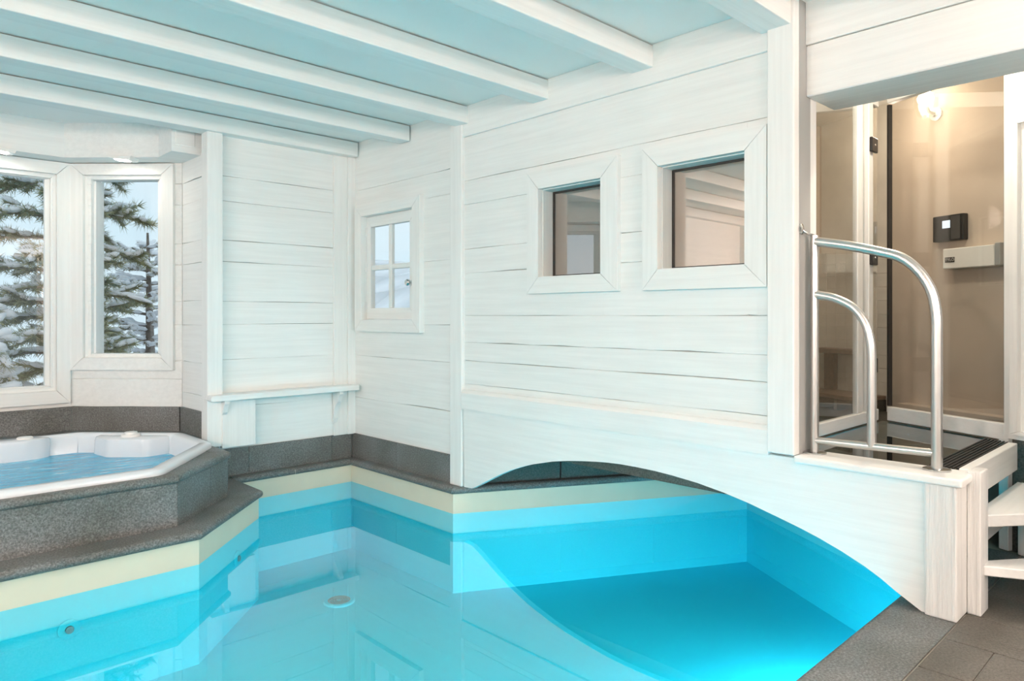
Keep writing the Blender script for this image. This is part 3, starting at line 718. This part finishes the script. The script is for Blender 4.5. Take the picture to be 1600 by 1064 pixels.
# ------------------------------------------------------------------ outdoors: snow and trees
sn = tag(MB().quadbox([(-60, 6.9, -2.6), (60, 6.9, -2.6), (60, 120, -9), (-60, 120, -9), (-60, 6.9, -2.2), (60, 6.9, -2.2), (60, 120, -8.6), (-60, 120, -8.6)]).build('snow_ground', SNOW), 'white snow slope outside the bay windows', 'snow', kind='stuff')
def pine(label, base, zt, zb0, zb1, nb, blen, seed, nlen=.11, tuft=30, droop=.25, leaf=NEEDLE, snow=1.0, ns=1.0, grp='snowy trees outside'):
    R = random.Random(seed); t = thing('snowy_tree', label, 'tree', grp)
    B = Vector(base)
    MB().tube([B, B+Vector((.05, 0, (zt-base[2])*.5)), Vector((B.x, B.y, zt))], [.11, .08, .015], 10).build('trunk', BARK, t, True)
    nv, nf, sv = [], [], MB(); bmb = MB()
    for i in range(nb):
        z = zb0+(zb1-zb0)*(i+R.random())/nb; a = i*2.4+R.uniform(-.5, .5)
        L = blen*(1-.45*(z-zb0)/(zt-zb0))*R.uniform(.75, 1.15); dr = droop*R.uniform(.4, 1.5)
        d = Vector((math.cos(a), math.sin(a), 0)); side = Vector((-d.y, d.x, 0))
        def pt(e, d=d, L=L, z=z, dr=dr): return Vector((B.x, B.y, z))+d*L*e+Vector((0, 0, .18*L*e-dr*L*e*e))
        path = [pt(e/5) for e in range(6)]
        bmb.tube(path, [.022, .018, .014, .011, .008, .004], 5)
        stems = [(pt, 0.12, 1.0)]
        pts = [(pt(e), (pt(min(1, e+.05))-pt(e-.05)).normalized()) for e in [.15+.85*k/int(13*ns) for k in range(int(13*ns)+1)]]
        for k in range(int(7*ns)):       # side twigs
            e = R.uniform(.2, .9); s0 = pt(e); sd = (d*.8+side*R.choice((-1, 1))*R.uniform(.5, 1)+Vector((0, 0, R.uniform(-.25, .55)))).normalized(); sl = L*R.uniform(.18, .38)*(1.15-e*.6)
            bmb.tube([s0, s0+sd*sl], [.007, .003], 4)
            for m_ in range(1, 5): pts.append((s0+sd*sl*m_/4, sd))
        for p, dd_ in pts:
            for k in range(tuft):
                v = (dd_*R.uniform(.1, 1.1)+Vector((R.gauss(0, .6), R.gauss(0, .6), R.gauss(.05, .6)))).normalized(); ln = nlen*R.uniform(.6, 1.2)
                w = v.orthogonal().normalized()*.0068; j = dd_*R.uniform(-.04, .04); b = len(nv)
                nv.extend([tuple(p+j-w), tuple(p+j+w), tuple(p+j+v*ln)]); nf.append((b, b+1, b+2))
            if R.random() < .55*snow:
                c = p+Vector((0, 0, nlen*.30)); rx, rz_ = R.uniform(.035, .075)*(1+.5*snow), R.uniform(.018, .034)*snow; 
                rg = []
                for h, f in ((-.9, .5), (-.2, 1), (.5, .8), (1, .25)):
                    rg.append([c+dd_*math.cos(2*PI*g/7)*rx*f*R.uniform(.75, 1.2)+dd_.cross(Vector((0, 0, 1)))*math.sin(2*PI*g/7)*rx*.62*f*R.uniform(.75, 1.2)+Vector((0, 0, h*rz_)) for g in range(7)])
                sv.rings(rg, True, True, True)
    bmb.build('branches', BARK, t)
    m = MB(); m.v = nv; m.f = nf
    me = bpy.data.meshes.new('needles'); me.from_pydata(nv, [], nf); me.materials.append(leaf)
    o = bpy.data.objects.new('needles', me); COL.objects.link(o); o.parent = t; o['kind'] = 'stuff'
    s = sv.build('snow_cover', SNOW, t, 'full'); s['kind'] = 'stuff'
bank = MB(); rr = []  # bank added so the small four-pane window reads as blown white
for k in range(9):
    e = k/8; rr.append([(6.5+10*e, 8+9*e*0+ (i*2.2), -2.5+5.6*math.sin(PI*min(1, e*1.2)/2)*(1-.05*math.cos(i*1.3))) for i in range(10)])
lo_ = [[(x, y, -4) for x, y, z in r] for r in rr]
for k in range(8):
    for i in range(9): bank.quadbox([lo_[k][i], lo_[k+1][i], lo_[k+1][i+1], lo_[k][i+1], rr[k][i], rr[k+1][i], rr[k+1][i+1], rr[k][i+1]])
tag(bank.build('added_snow_bank', SNOW, None, 'full'), 'added white snow bank that whitens the view through the small four-pane window', 'snow', kind='stuff')
pine('tall snowy pine standing behind the frame between the two bay windows', (1.72, 8.75, -2.35), 4.2, -.4, 3.7, 60, 1.05, 3, droop=.34)
pine('dense snow-laden pine filling the lower part of the large bay window', (.75, 8.2, -2.35), 1.65, -.6, 1.35, 30, .85, 5, droop=.5, snow=1.8)
pine('small snowy tree with fine twigs at the right of the narrow bay window', (3.15, 10.6, -2.35), 2.35, .0, 2.2, 46, .75, 8, nlen=.05, tuft=16, leaf=LEAF, droop=.1)
pine('snowy conifer farther off to the left of the bay', (-.9, 10.4, -2.35), 5.0, -.5, 4.4, 46, 1.5, 12)
